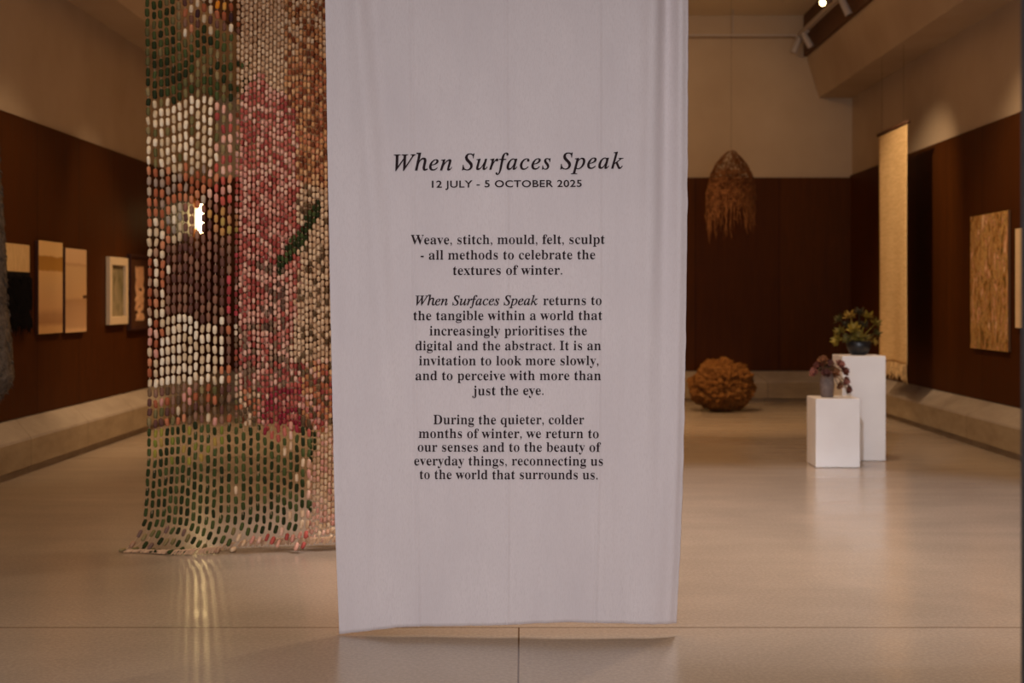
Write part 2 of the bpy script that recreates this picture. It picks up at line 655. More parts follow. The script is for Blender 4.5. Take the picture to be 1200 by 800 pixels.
M['felt'] = m_felt()
D_WEAVE = 8.5
SPLIT = 274
pick = lambda *cs: rnd.choice(cs)
CREAM = [(226, 204, 172), (208, 184, 150), (236, 218, 190)]
DKGREEN = [(58, 70, 36), (46, 56, 28), (74, 84, 46), (40, 48, 26)]
OLIVE = [(120, 108, 70), (98, 92, 56), (140, 122, 84)]
RUST = [(186, 112, 78), (164, 92, 62), (200, 132, 96)]
MAUVE = [(124, 86, 72), (102, 68, 60), (142, 106, 86)]
CRIM = [(178, 90, 78), (154, 70, 64), (192, 112, 98)]
PINK = [(220, 166, 146), (206, 146, 130), (226, 182, 160)]
BEIGE = [(214, 180, 146), (200, 164, 130), (222, 192, 158)]
TAN = [(204, 150, 102), (186, 126, 82), (216, 168, 122)]
SPECK = [(112, 88, 62), (94, 72, 50)]


def weave_color(x, y):
    x += 5 * noise.noise((x * .05, y * .05, 0)); y += 9 * noise.noise((x * .05, y * .05, 7))
    q = rnd.random()
    if x < SPLIT:
        if y < 34 and x > 212:
            if 250 < x < 268 and y < 14: return pick((238, 150, 46), (226, 168, 84))
            return pick(*CREAM, *MAUVE, (70, 46, 48)) if q < .8 else pick(*RUST)
        if y < 118:
            if 216 < x and y < 48 and q < .4: return pick(*CREAM)
            if x > 212 and y > 55: return pick(*OLIVE, *OLIVE, *DKGREEN)
            return pick(*DKGREEN) if q < .8 else pick(*OLIVE)
        if x > 254 and 112 < y < 204:
            return pick(*CRIM, *PINK, *PINK, *OLIVE)
        if y < 196:
            return pick(*CREAM) if q < .85 else pick(*OLIVE)
        if y < 240:
            if x > 248: return pick(*RUST, *PINK, (190, 90, 76))
            return pick((186, 168, 146), (160, 138, 122), *RUST)
        if y < 285:
            if x > 250 and 252 < y < 275: return pick((190, 142, 84), (184, 130, 88), (178, 150, 84))  # lamplight on these beads, put into their yellow colours
            if x < 196: return pick(*RUST, *RUST, *CREAM)
            if x < 216: return pick((188, 170, 148), (160, 146, 132), *CREAM)
            return pick(*MAUVE, (150, 112, 90), (150, 100, 84))
        if y < 372:
            if x < 196: return pick(*RUST, (176, 138, 112), *CREAM)
            if x > 264 and q < .6: return pick((190, 76, 82), (150, 60, 60))
            return pick(*MAUVE, *MAUVE, (140, 98, 80))
        if y < 452:
            if x < 186 and q < .6: return pick(*RUST, *PINK)
            if x > 262: return pick(*MAUVE, *RUST, *CREAM)
            return pick(*CREAM, (236, 222, 198))
        if y < 500:
            return pick(*RUST, *MAUVE, *MAUVE, (206, 146, 130), (96, 74, 54), (120, 94, 70), (208, 184, 150)) if q < .8 else pick(*OLIVE)
        if y < 548 and 178 < x < 268 and q < .4:
            return pick((150, 140, 60), (124, 128, 54), (168, 140, 70))
        if y > 622 and q < .6:
            return pick((168, 130, 104), (120, 94, 84), *OLIVE)
        return pick(*DKGREEN)
    # denser right-hand part
    if abs((y - 276) + (x - 348) * 1.32) < 12 and 319 < x < 373:
        return pick(*DKGREEN, (70, 84, 46))
    red_l, red_r = 0, 0
    rr = interp([(80, 300), (110, 330), (135, 344), (330, 346), (420, 338), (470, 336)], y)
    rl = interp([(80, 296), (110, 276), (470, 270)], y)
    if 84 < y < 455 and rl < x < rr:
        if 305 < y < 385 and 292 < x < 330 and q < .32: return pick((116, 92, 74), (130, 104, 86), (98, 72, 60))
        if y > 380: return pick(*CRIM, *PINK, (176, 140, 116)) if q < .75 else pick((130, 104, 82))
        if y < 130: return pick(*CRIM) if q < .6 else pick(*PINK)
        return pick(*CRIM) if q < .52 else pick(*PINK)
    if 448 < y < 516 and 298 < x < 350:
        return pick((156, 52, 64), (138, 44, 56), *CRIM) if q < .85 else pick(*PINK)
    if 424 < y < 505 and x >= 320:
        return pick(*CRIM, *PINK, *TAN, *RUST) if q < .8 else pick(*SPECK)
    if y >= 500:
        gr = interp([(505, 372), (560, 356), (600, 362), (626, 346)], y)
        if 622 < y < 642 and 308 < x < 366: return pick((188, 92, 82), (170, 80, 74), *PINK)
        if x < gr and y < 628: return pick(*DKGREEN) if q < .94 else pick(*BEIGE)
        return pick(*BEIGE, *PINK, (206, 160, 132))
    if y >= 450: return pick(*OLIVE, *RUST, *SPECK, *BEIGE)
    if y < 110 and x < 330:
        if y > 64 and x < 292 and q < .4: return pick(*DKGREEN)
        return pick(*BEIGE, *BEIGE, (190, 150, 116))
    if y < 60 and x >= 330:
        return pick(*BEIGE, *TAN, (150, 96, 60)) if q < .85 else pick((124, 66, 38))
    if y < 215:
        return pick(*TAN, *TAN, *RUST) if q < .78 else pick((134, 74, 46), (112, 62, 40))
    return pick(*BEIGE) if q < .80 else pick(*SPECK)


def bead(bm, lay, c, ax, w, h, col, n=6):
    """rolled cloth bead: short capsule along ax"""
    ax = ax.normalized()
    s = ax.cross(Vector((0, 1, 0))).normalized()
    t = s.cross(ax)
    rings = []
    for k, r in ((-0.5, 0.45), (-0.38, 0.92), (0.0, 1.0), (0.38, 0.92), (0.5, 0.45)):
        rings.append([bm.verts.new(c + ax * (k * h) + (s * math.cos(2 * math.pi * i / n) + t * math.sin(2 * math.pi * i / n)) * (w * 0.5 * r)) for i in range(n)])
    fs = []
    for r0, r1 in zip(rings, rings[1:]):
        for i in range(n):
            fs.append(bm.faces.new((r0[i], r0[(i + 1) % n], r1[(i + 1) % n], r1[i])))
    fs.append(bm.faces.new(rings[0][::-1])); fs.append(bm.faces.new(rings[-1]))
    cl = srgb(*col)
    for f in fs:
        f.smooth = True
        for lp in f.loops:
            lp[lay] = cl


def strand_px(x0, y):
    """pixel column of a strand that starts at x0, at pixel row y: slight drift, flare at the foot"""
    k = (x0 - 169) / 230.0
    x = x0 + (1.5 * math.sin(y / 140.0 + x0 * .03))
    if y > 520:
        x -= 4.5 * (1 - k) * ((y - 520) / 100.0) ** 1.5
    if y > 612:
        x -= (1 - 0.8 * k) * 12 * ((y - 612) / 30.0) ** 1.6
    return x


weave = empty('woven_hanging', (P(280, 645, D_WEAVE).x, D_WEAVE, 0.0), 'curtain of green, cream and crimson cloth beads trailing on the floor left of the banner', 'wall hanging')
sp = 1.0 / F * D_WEAVE                      # metres per pixel at the hanging
TOPW = -60


def depth_off(x0, y):
    a = 0.05 * math.sin(x0 * .045) + (0.10 if x0 > SPLIT else 0.0)
    if y > 600:
        a -= 0.12 * ((y - 600) / 45.0) ** 2
    return a


def make_strand(x0, w, h, gap, dback, foot, arc, top=TOPW):
    bm = bmesh.new()
    lay = bm.loops.layers.float_color.new('Col')
    y = top + rnd.random() * (h + gap) * 0.15
    y += arc
    pts = []
    yy = top
    while yy <= foot + 1:
        p = P(strand_px(x0, yy), yy, D_WEAVE); p.y += depth_off(x0, yy) + dback
        p.z = max(p.z, 0.008)
        pts.append(p); yy += 12
    nf0 = len(bm.faces)
    tube(bm, pts, 0.0022, 4)
    bm.faces.ensure_lookup_table()
    cc = srgb(176, 150, 122)
    for f in bm.faces[nf0:]:
        for lp in f.loops:
            lp[lay] = cc
    while y < foot - h * 0.4:
        hh = h * (0.92 + 0.16 * rnd.random())
        yc = y + hh / 2
        px = strand_px(x0, yc)
        a = P(px, yc, D_WEAVE); a.y += depth_off(x0, yc) + dback + rnd.uniform(-.006, .006)
        b = P(strand_px(x0, yc + 4), yc + 4, D_WEAVE); b.y += depth_off(x0, yc + 4) + dback
        a.z = max(a.z, w * sp * 0.5 + 0.002); b.z = max(b.z, w * sp * 0.5 + 0.001)
        ax = a - b
        if ax.length < 1e-4: ax = Vector((0, 0, 1))
        ax += Vector((rnd.uniform(-.1, .1), 0, 0)) * ax.length
        hole = 226.5 < px < 237 and 240 < yc < 272
        if not hole:
            bead(bm, lay, a, ax, (w if yc < 500 else min(w, 4.7)) * sp * rnd.uniform(.88, 1.08), hh * sp, weave_color(px, yc))
        y += hh + gap * rnd.uniform(.8, 1.2)
    return link_bm('bead_strand', bm, M['felt'], weave)


def foot_y(x0):
    return 650 - (x0 - 150) * (16 / 240.0)


x = 171.5
i = 0
while x < 364:                               # long single strands; right of the fold they begin under the dense layer
    make_strand(x, 5.5, 9.8, 2.0, 0.0 if x < SPLIT else -0.10, foot_y(x), 3.0 * (i % 2) * 2 - 0.008 * (x - 228) ** 2 if x < SPLIT else 6.0 * (i % 2) - 0.004 * (x - 296) ** 2,
                TOPW if x < SPLIT - 2 else 500)
    x += 7.6; i += 1
x = SPLIT + 0.5
i = 0
while x < 424:                               # dense front layer
    make_strand(x, 4.3, 6.0, 1.5, 0.0, foot_y(x) if x > 360 else 500 + 6 * (i % 2), 3.7 * (i % 2))
    x += 4.8; i += 1
x = SPLIT + 4
i = 0
while x < 424:                               # second layer behind it
    make_strand(x, 5.4, 8.0, 1.2, 0.09, foot_y(x) - 4 if x > 372 else 502, 5 * (i % 2))
    x += 6.2; i += 1

# ragged pale fringe along the floor edge
bm = bmesh.new()
lay = bm.loops.layers.float_color.new('Col')
for k in range(150):
    x0 = rnd.uniform(178, 420)
    y1 = foot_y(x0)
    a = P(strand_px(x0, y1 - 6), y1 - 6, D_WEAVE); a.y += depth_off(x0, y1); a.z = max(a.z, .012)
    b = P(strand_px(x0, y1 + 1) - rnd.uniform(0, 5), y1 + rnd.uniform(-1, 2), D_WEAVE); b.y += depth_off(x0, y1) - .02; b.z = max(b.z, .006)
    tube(bm, [a, (a + b) / 2 + Vector((0, 0, .008)), b], 0.004, 4)
cc = srgb(198, 164, 134)
for f in bm.faces:
    for lp in f.loops:
        lp[lay] = cc
o = link_bm('fringe', bm, M['felt'], weave)
ztw = P(0, TOPW, D_WEAVE).z
bm = bmesh.new()
tube(bm, [(P(160, 0, D_WEAVE).x, D_WEAVE + .03, ztw), (P(432, 0, D_WEAVE).x, D_WEAVE + .03, ztw)], 0.02, 10)
link_bm('hanging_rod', bm, dark, weave, True)
for px in (180, 412):
    bm = bmesh.new()
    xx = P(px, 0, D_WEAVE).x
    tube(bm, [(xx, D_WEAVE + .03, ztw), (xx, D_WEAVE + .03, 5.62)], 0.002, 6)
    link_bm('suspension_wire', bm, alu, weave)

# ------------------------------------------------------------------ wall lamp glimpsed through the hanging
d = 19.2
pl = P(231, 256, d)
wlamp = empty('wall_lamp', (XL + 0.03, d, pl.z), 'glowing white tube wall lamp seen through the bead curtain', 'lamp')
glow = mat('lit_lamp_glass', (1, 0.85, 0.6))
b_ = glow.node_tree.nodes['Principled BSDF']
b_.inputs['Emission Color'].default_value = (1, 0.70, 0.30, 1)
b_.inputs['Emission Strength'].default_value = 26
bm = bmesh.new(); box(bm, (XL + 0.03, d - 0.06, pl.z - 0.14), (XL + 0.055, d + 0.06, pl.z + 0.14), bevel=0.006); link_bm('backplate', bm, alu, wlamp)
bm = bmesh.new(); tube(bm, [(XL + 0.055, d, pl.z), (pl.x, d, pl.z)], 0.012, 10); link_bm('arm', bm, alu, wlamp, True)
bm = bmesh.new(); lathe(bm, [(0.015, -0.19), (0.035, -0.18), (0.04, -0.16), (0.04, 0.16), (0.035, 0.18), (0.015, 0.19)], (pl.x + 0.045, d, pl.z), 16); link_bm('lamp_tube', bm, glow, wlamp, True)

# ------------------------------------------------------------------ plinths
white = mat('matt_white_paint', srgb(238, 233, 230), 0.55, 0.3)
t_ = NT(white)
t_.l(t_.ramp(t_.noise(t_.coords(), 3, 4), [(0.3, srgb(234, 229, 226)), (0.7, srgb(241, 237, 234))]), t_.b.inputs['Base Color'])


def plinth(name, x0, x1, ytop, ybot, depth, label):
    d = F * CAMZ / (ybot - CY)
    a = P(x0, ybot, d); b = P(x1, ytop, d)
    bm = bmesh.new()
    box(bm, (a.x, d, 0.004), (b.x, d + depth, b.z), bevel=0.005)
    box(bm, (a.x + .012, d + .012, 0), (b.x - .012, d + depth - .012, 0.006))
    o = rooted(name, bm, white, ((a.x + b.x) / 2, d + depth / 2, 0))
    tag(o, label, 'plinth', 'white display plinths')
    return (a.x + b.x) / 2, d + depth / 2, b.z


sx, sy, sz = plinth('display_plinth', 956, 1008, 467, 548, 0.40, 'low white box plinth carrying the vase of dried flowers')
tx, ty, tz = plinth('display_plinth', 987, 1038, 417, 540, 0.42, 'tall white box plinth carrying the black bowl of foliage')

# vase with dried pink-brown flowers on the low plinth
vase = empty('flower_vase', (sx - 0.055, sy, sz), 'small grey vase of dried dusky pink flowers on the low plinth', 'vase')
vx, vy = sx - 0.055, sy
clay = mat('grey_brown_clay', srgb(112, 96, 88), 0.7, 0.3)
t_ = NT(clay)
t_.l(t_.ramp(t_.noise(t_.coords(), 18, 5), [(0.3, srgb(92, 78, 72)), (0.7, srgb(134, 116, 106))]), t_.b.inputs['Base Color'])
bm = bmesh.new()
lathe(bm, [(0.045, 0), (0.055, 0.004), (0.06, 0.05), (0.066, 0.12), (0.06, 0.18), (0.052, 0.21), (0.058, 0.235), (0.05, 0.235), (0.044, 0.20), (0.02, 0.19)], (vx, vy, sz), 24)
link_bm('vase_body', bm, clay, vase, True)
petals = [mat('dried_rose_petal', srgb(*c), 0.8, 0.15) for c in ((146, 92, 78), (104, 58, 46), (132, 86, 56), (96, 60, 52))]
stemm = mat('dry_stem', srgb(98, 78, 52), 0.8, 0.2)
rf = random.Random(3)


def blossom(bm, c, r, axis, rr, npet=16):
    """head of curved petals round a knot"""
    axis = axis.normalized()
    s = axis.cross(Vector((0.3, 0.9, 0.1))).normalized(); t = axis.cross(s)
    for k in range(npet):
        ang = 2.4 * k
        lift = k / npet
        out = s * math.cos(ang) + t * math.sin(ang)
        base = c + out * r * 0.12
        mid = c + out * r * (0.75 - .35 * lift) + axis * r * (0.15 + .45 * lift)
        tip = c + out * r * (1.05 - .55 * lift) * rr.uniform(.85, 1.1) + axis * r * (0.35 + .75 * lift)
        side = axis.cross(out).normalized() * r * 0.36
        v = [bm.verts.new(p) for p in (base - side * .3, base + side * .3, mid + side, tip + side * .35, tip - side * .35, mid - side)]
        bm.faces.new((v[0], v[1], v[2], v[5])); bm.faces.new((v[5], v[2], v[3], v[4]))
    bmesh.ops.create_icosphere(bm, subdivisions=1, radius=r * 0.34, matrix=Matrix.Translation(c + axis * r * 0.3))


FL = [(955, 437, .05), (962, 431, .055), (966, 423, .05), (974, 430, .06), (983, 428, .05), (988, 436, .05), (978, 438, .06), (968, 438, .05), (990, 446, .05), (993, 456, .045), (985, 452, .04)]
for k, (fx, fy, r) in enumerate(FL):
    p = P(fx, fy, vy - 0.06); p.y = vy + rf.uniform(-.09, .06)
    bm = bmesh.new()
    m0 = Vector((vx, vy, sz + 0.22))
    mid = (m0 + p) / 2 + Vector((0, 0, 0.05))
    tube(bm, [m0, mid, p], 0.004, 5)
    sh = link_bm('dried_flower', bm, stemm, vase)
    bm = bmesh.new()
    blossom(bm, p, r, Vector((p.x - vx, -0.12, 0.10 if fy < 442 else -0.05)), rf)
    link_bm('flower_head', bm, petals[k % 4], sh, True)

# black bowl with yellow-green foliage on the tall plinth
bowlx, bowly = P(1006.5, 417, ty).x, ty
bowl = empty('potted_plant', (bowlx, bowly, tz), 'black bowl of bushy yellow-green foliage on the tall plinth', 'plant')
blk = mat('black_glazed_ceramic', srgb(26, 26, 28), 0.4, 0.5)
bm = bmesh.new()
lathe(bm, [(0.055, 0), (0.065, 0.004), (0.09, 0.03), (0.115, 0.075), (0.118, 0.11), (0.108, 0.135), (0.10, 0.135), (0.106, 0.108), (0.09, 0.09), (0.02, 0.085)], (bowlx, bowly, tz), 32)
link_bm('bowl', bm, blk, bowl, True)
leafm = []
for c in ((150, 128, 46), (122, 106, 40), (92, 84, 40), (166, 134, 58), (74, 66, 44)):
    m = mat('yellow_green_leaf', srgb(*c), 0.6, 0.3)
    t_ = NT(m)
    t_.l(t_.ramp(t_.noise(t_.coords(), 40, 3), [(0.3, srgb(*[int(v * .8) for v in c])), (0.7, srgb(*c))]), t_.b.inputs['Base Color'])
    leafm.append(m)
LF = [(980, 398, .075), (984, 388, .075), (985, 374, .07), (995, 370, .075), (1006, 366, .075), (1016, 370, .075), (1024, 378, .07), (1026, 390, .07),
      (1024, 400, .06), (1012, 382, .08), (998, 384, .08), (1004, 394, .08), (990, 396, .06), (1016, 396, .07), (992, 380, .06)]
rl_ = random.Random(11)
for k, (fx, fy, r) in enumerate(LF):
    p = P(fx, fy, bowly); p.y += rl_.uniform(-.12, .06)
    base = Vector((bowlx, bowly, tz + 0.10))
    bm = bmesh.new()
    tube(bm, [base, (base + p) / 2 + Vector((0, 0, .02)), p], 0.005, 5)
    axis = (p - base).normalized() + Vector((0, -0.25, 0.1))
    axis.normalize()
    s = axis.cross(Vector((0.2, 0.9, 0.3))).normalized(); t = axis.cross(s)
    for q in range(15):
        ang = 2.4 * q; lift = q / 15
        out = s * math.cos(ang) + t * math.sin(ang)
        b0 = p - axis * r * .25
        mid = b0 + out * r * (.6 - .25 * lift) + axis * r * (.1 + .5 * lift)
        tip = b0 + out * r * (1.05 - .5 * lift) + axis * r * (.2 + 1.0 * lift)
        side = axis.cross(out).normalized() * r * .24
        v = [bm.verts.new(w_) for w_ in (b0, mid + side, tip, mid - side, mid - axis * r * .05)]
        bm.faces.new((v[0], v[1], v[4])); bm.faces.new((v[0], v[4], v[3])); bm.faces.new((v[1], v[2], v[4])); bm.faces.new((v[4], v[2], v[3]))
    link_bm('leaf_cluster', bm, leafm[k % 5], bowl)

# ------------------------------------------------------------------ knotted fibre boulder on the floor
d = 19.0
bc = P(845, 452, d)
bm = bmesh.new()
bmesh.ops.create_icosphere(bm, subdivisions=6, radius=1.0)
for v in bm.verts:
    n = v.co.normalized()
    r = 1 + 0.16 * noise.noise(n * 1.6 + Vector((4, 0, 0))) + 0.17 * noise.noise(n * 3.4) + 0.10 * noise.noise(n * 8) + 0.05 * noise.noise(n * 19)
    r -= 0.10 * max(0, 0.25 - abs(noise.noise(n * 4.5 + Vector((9, 2, 1))))) * 4
    v.co = Vector((n.x * 0.415 * r, n.y * 0.42 * r, n.z * 0.345 * r))
    v.co.x += 0.05 * v.co.z
    v.co.z = max(v.co.z, -0.33 + 0.02 * noise.noise(n * 6))
zmin = min(v.co.z for v in bm.verts)
for v in bm.verts:
    v.co += Vector((bc.x, d, -zmin))
fib = mat('golden_brown_fibre', srgb(150, 100, 50), 0.9, 0.1)
t_ = NT(fib)
nn = t_.noise(t_.coords(), 9, 8, 0.75, 1.2)
t_.l(t_.ramp(nn, [(0.3, srgb(92, 52, 20)), (0.5, srgb(150, 100, 52)), (0.72, srgb(184, 132, 76))]), t_.b.inputs['Base Color'])
t_.bump(nn, 1.0, 0.08)
o = rooted('fibre_boulder', bm, fib, (bc.x, d, 0), True)
tag(o, 'lumpy golden brown fibre boulder sitting on the floor right of the banner', 'sculpture')

# ------------------------------------------------------------------ netted fibre hood hanging before the back wall
d = 18.0
hood = empty('hanging_hood', P(858, 282, d), 'brown netted fibre hood with trailing strands hanging before the back wall', 'sculpture')
net = mat('brown_plant_fibre', srgb(150, 104, 66), 0.9, 0.1)
t_ = NT(net)
t_.l(t_.ramp(t_.noise(t_.coords(), 14, 4), [(0.3, srgb(84, 50, 28)), (0.7, srgb(132, 88, 54))]), t_.b.inputs['Base Color'])
rh = random.Random(5)
hc = P(857, 232, d)
top = P(858, 176, d).z


def hood_pt(th, v):
    """v 0 at the crown, 1 at the mouth"""
    z = top - (top - P(0, 247, d).z) * v
    r = 0.31 * (math.sin(min(v, 0.75) / 0.75 * math.pi / 2)) ** 0.62 * (1 - 0.10 * max(0, v - .7) / .3)
    r *= 1 + 0.08 * noise.noise((math.cos(th) * 1.5, math.sin(th) * 1.5, v * 3))
    return Vector((hc.x + r * math.cos(th), d + r * math.sin(th) * .9, z))


bm = bmesh.new()
for k in range(150):
    th = rh.uniform(0, 6.283); v = rh.uniform(-.1, .8)
    dv = rh.uniform(.02, .09); dth = rh.uniform(-.2, .2)
    pts = []
    for q in range(12):
        vv = v + dv * q
        if vv < 0.0: continue
        if vv > 1.0: break
        pts.append(hood_pt(th + dth * q + .25 * noise.noise((k, q * .5, 0)), vv) + Vector((rh.uniform(-.008, .008),) * 3))
    if len(pts) > 2:
        tube(bm, pts, rh.uniform(.0025, .006), 4)
for k in range(26):                                  # girdling loops
    v = rh.uniform(.03, 1.0)
    pts = [hood_pt(2 * math.pi * q / 28, min(1, v + .05 * noise.noise((k, q * .4, 2)))) for q in range(29)]
    tube(bm, pts, rh.uniform(.003, .006), 4)
link_bm('fibre_net', bm, net, hood)
bm = bmesh.new()
for k in range(110):
    th = rh.uniform(0, 6.283); v0 = rh.uniform(.55, 1.0)
    p = hood_pt(th, v0)
    L = rh.uniform(.15, .42) * (1.15 if math.cos(th) < 0 else .9)
    pts = [p]
    for q in range(1, 6):
        pts.append(p + Vector((rh.uniform(-.015, .015), rh.uniform(-.015, .015), -L * q / 5)))
    tube(bm, pts, [.006, .006, .005, .005, .004, .002], 4)
link_bm('trailing_strands', bm, net, hood)
bm = bmesh.new(); tube(bm, [(hc.x, d, top - .02), (hc.x, d, 5.62)], .0015, 5); link_bm('suspension_wire', bm, dark, hood)

# ------------------------------------------------------------------ pale woven scroll by the right wall
XS = 4.40
d0, d1 = XS * F / (1030 - CX), XS * F / (1063 - CX)
ztop, zcl, zfr = 3.51, 0.74, 0.55
scroll = empty('textile_scroll', (XS, (d0 + d1) / 2, zfr), 'long pale straw-coloured woven scroll with fringed foot hanging by the right wall', 'wall hanging')
bm = bmesh.new()
rows = []
for j in range(61):
    z = ztop + (zcl - ztop) * j / 60
    rows.append([bm.verts.new((XS + .012 * math.sin(i * .45 + j * .05) * (j / 60) + .03 * (j / 60) ** 2 * math.sin(i * .16), d0 + (d1 - d0) * i / 24 - .02 * (j / 60) ** 3 * (i / 24), z + (.012 * math.sin(i * .8) if j == 60 else 0))) for i in range(25)])
for a, b in zip(rows, rows[1:]):
    for i in range(24):
        bm.faces.new((a[i], b[i], b[i + 1], a[i + 1]))
straw = mat('straw_linen', srgb(214, 176, 122), 0.85, 0.15)
t_ = NT(straw)
hz = t_.noise(t_.coords((6, 6, 60)), 1.0, 4)
t_.l(t_.ramp(hz, [(0.3, srgb(200, 164, 112)), (0.7, srgb(224, 190, 138))]), t_.b.inputs['Base Color'])
t_.bump(hz, 0.4, .01)
o = link_bm('woven_cloth', bm, straw, scroll, True)
md = o.modifiers.new('thickness', 'SOLIDIFY'); md.thickness = .004
bm = bmesh.new()
rs = random.Random(9)
for k in range(60):
    y = d0 + (d1 - d0) * (k + .5) / 60 - .02 * k / 60
    x = XS + .03 * math.sin(k * .064) + rs.uniform(-.01, .01)
    L = rs.uniform(.13, .2) + (.06 if k > 56 else 0)
    tube(bm, [(x, y, zcl + .01), (x + rs.uniform(-.01, .01), y + rs.uniform(-.015, .015), zcl - L / 2), (x + rs.uniform(-.015, .015), y + rs.uniform(-.02, .02), zcl - L)], [.007, .006, .003], 4)
link_bm('fringe', bm, straw, scroll)
rodm = mat('dark_wood_rod', srgb(82, 50, 30), 0.6, .3)
bm = bmesh.new(); tube(bm, [(XS, d0 + .04, ztop + .01), (XS, d1 - .05, ztop + .01)], .022, 10); link_bm('hanging_rod', bm, rodm, scroll, True)
for y in (d0 - .15, d1 + .15):
    bm = bmesh.new(); tube(bm, [(XS, y, ztop + .02), (XS, y, ZS)], .0015, 5); link_bm('suspension_wire', bm, dark, scroll)

# ------------------------------------------------------------------ framed works on the walls


def art_mat(name, stops, scale=(1, 1, 1), ns=6.0, detail=5, dist=.6, rough=.7, bump=0.0):
    m = mat(name, stops[0][1], rough, .2)
    t = NT(m)
    n1 = t.noise(t.coords(scale), ns, detail, .6, dist)
    t.l(t.ramp(n1, stops), t.b.inputs['Base Color'])
    if bump:
        t.bump(n1, bump, .02)
    return m


def bands_mat(name, bands, z0, z1):
    """horizontal painted bands with soft wavering edges; bands: (fraction from the top, colour)"""
    m = mat(name, bands[0][1], .75, .15)
    t = NT(m)
    sep = t.n('ShaderNodeSeparateXYZ')
    t.l(t.n('ShaderNodeNewGeometry').outputs['Position'], sep.inputs[0])
    h = t.math('DIVIDE', t.math('SUBTRACT', z1, sep.outputs['Z']), z1 - z0)
    h = t.math('ADD', h, t.math('MULTIPLY', t.math('SUBTRACT', t.noise(t.coords((5, 5, 12)), 1.2, 5), .5), .05))
    t.l(t.ramp(h, bands), t.b.inputs['Base Color'])
    return m


def wall_art(name, wall_x, front_x, da, db, z0, z1, face, side, label, group, frame=None, part='canvas'):
    """panel on a side wall between depths da and db"""
    s = 1 if wall_x > front_x else -1
    th = empty(name, (wall_x, (da + db) / 2, z0), label, 'artwork', group)
    if frame is None:
        bm = bmesh.new()
        vs = box(bm, (wall_x, da, z0), (front_x, db, z1), mi=0, bevel=.004)
        for f in bm.faces:
            f.material_index = 0 if abs(f.normal.x) > .9 else 1
        bm.normal_update()
        for f in bm.faces:
            f.material_index = 0 if (f.normal.x * -s) > .5 else 1
        link_bm(part, bm, [face, side], th)
    else:
        w, inset, fm_ = frame
        bm = bmesh.new()
        box(bm, (wall_x, da, z0), (front_x, da + w, z1), bevel=.003)
        box(bm, (wall_x, db - w, z0), (front_x, db, z1), bevel=.003)
        box(bm, (wall_x, da + w, z0), (front_x, db - w, z0 + w), bevel=.003)
        box(bm, (wall_x, da + w, z1 - w), (front_x, db - w, z1), bevel=.003)
        link_bm('frame', bm, fm_, th)
        bm = bmesh.new()
        box(bm, (wall_x, da + w, z0 + w), (front_x + s * inset, db - w, z1 - w))
        link_bm(part, bm, face, th)
    return th


PXL, PXR = XL + .034, XR - .034
creamb = srgb(206, 168, 112)
edge = mat('dark_stained_edge', srgb(58, 26, 14), .6, .3)
GA = 'artworks on the left wall'
# half cream, half black textile work
d0, d1 = 4.38 * F / 605.7, 4.38 * F / 578.4
zt_, zb_ = 1.974, 1.223
zs_ = zt_ - .32 * (zt_ - zb_)
A = empty('textile_artwork', (PXL, (d0 + d1) / 2, zb_), 'textile panel on left wall, cream above and shaggy black below', 'artwork', GA)
bm = bmesh.new(); box(bm, (PXL, d0, zs_), (-4.37, d1, zt_), bevel=.004)
link_bm('cream_cloth', bm, art_mat('cream_ribbed_cloth', [(.3, srgb(196, 158, 106)), (.7, srgb(220, 184, 130))], (20, 20, 4), 2), A)['label'] = 'cream upper half'
bm = bmesh.new()
box(bm, (PXL, d0 + .005, zb_ + .04), (-4.365, d1 - .005, zs_), bevel=.01)
ra = random.Random(2)
for k in range(420):
    y = ra.uniform(d0 + .005, d1 - .005); z = ra.uniform(zb_ + .06, zs_ - .02)
    L = ra.uniform(.06, .12)
    tube(bm, [(-4.37, y, z), (-4.35, y, z - .02), (-4.345 + ra.uniform(-.01, .01), y + ra.uniform(-.015, .015), z - L)], [.006, .006, .002], 4)
link_bm('black_pile', bm, mat('black_wool', srgb(20, 16, 15), .95, .1), A)['label'] = 'shaggy black lower half'

# pair of pale landscapes
d0, d1 = 4.38 * F / 566.6, 4.38 * F / 538.4
wall_art('painting', PXL, -4.38, d0, d1, 1.177, 2.032,
         bands_mat('cream_ochre_landscape', [(0.0, srgb(222, 180, 120)), (.155, srgb(222, 180, 120)), (.17, srgb(172, 122, 52)), (.31, srgb(176, 126, 54)), (.33, srgb(216, 172, 114)), (.5, srgb(206, 164, 112)), (.72, srgb(204, 158, 108)), (.80, srgb(178, 134, 90)), (.88, srgb(172, 126, 82)), (.93, srgb(206, 160, 106))], 1.177, 2.032),
         edge, 'cream landscape with an ochre band near its top, left one of the wall pair', GA)
d0, d1 = 4.38 * F / 535.2, 4.38 * F / 510.5
wall_art('painting', PXL, -4.38, d0, d1, 1.171, 1.990,
         bands_mat('pale_sand_landscape', [(0.0, srgb(212, 172, 126)), (.16, srgb(208, 166, 120)), (.19, srgb(188, 146, 100)), (.23, srgb(202, 162, 114)), (.58, srgb(198, 156, 108)), (.62, srgb(176, 134, 92)), (.72, srgb(184, 142, 100)), (.93, srgb(190, 148, 106)), (.97, srgb(214, 172, 126))], 1.171, 1.990),
         edge, 'plain pale sand-coloured landscape, right one of the pair on the left wall', GA)
bm = bmesh.new()
ym = d1 - .12
o_p = [o for o in bpy.data.objects if o.name.startswith('painting')][-1]
box(bm, (-4.38, ym, 1.510), (-4.372, d1 - .01, 1.536)); link_bm('painted_twig', bm, mat('brown_mark', srgb(92, 62, 38), .8, .1), o_p)
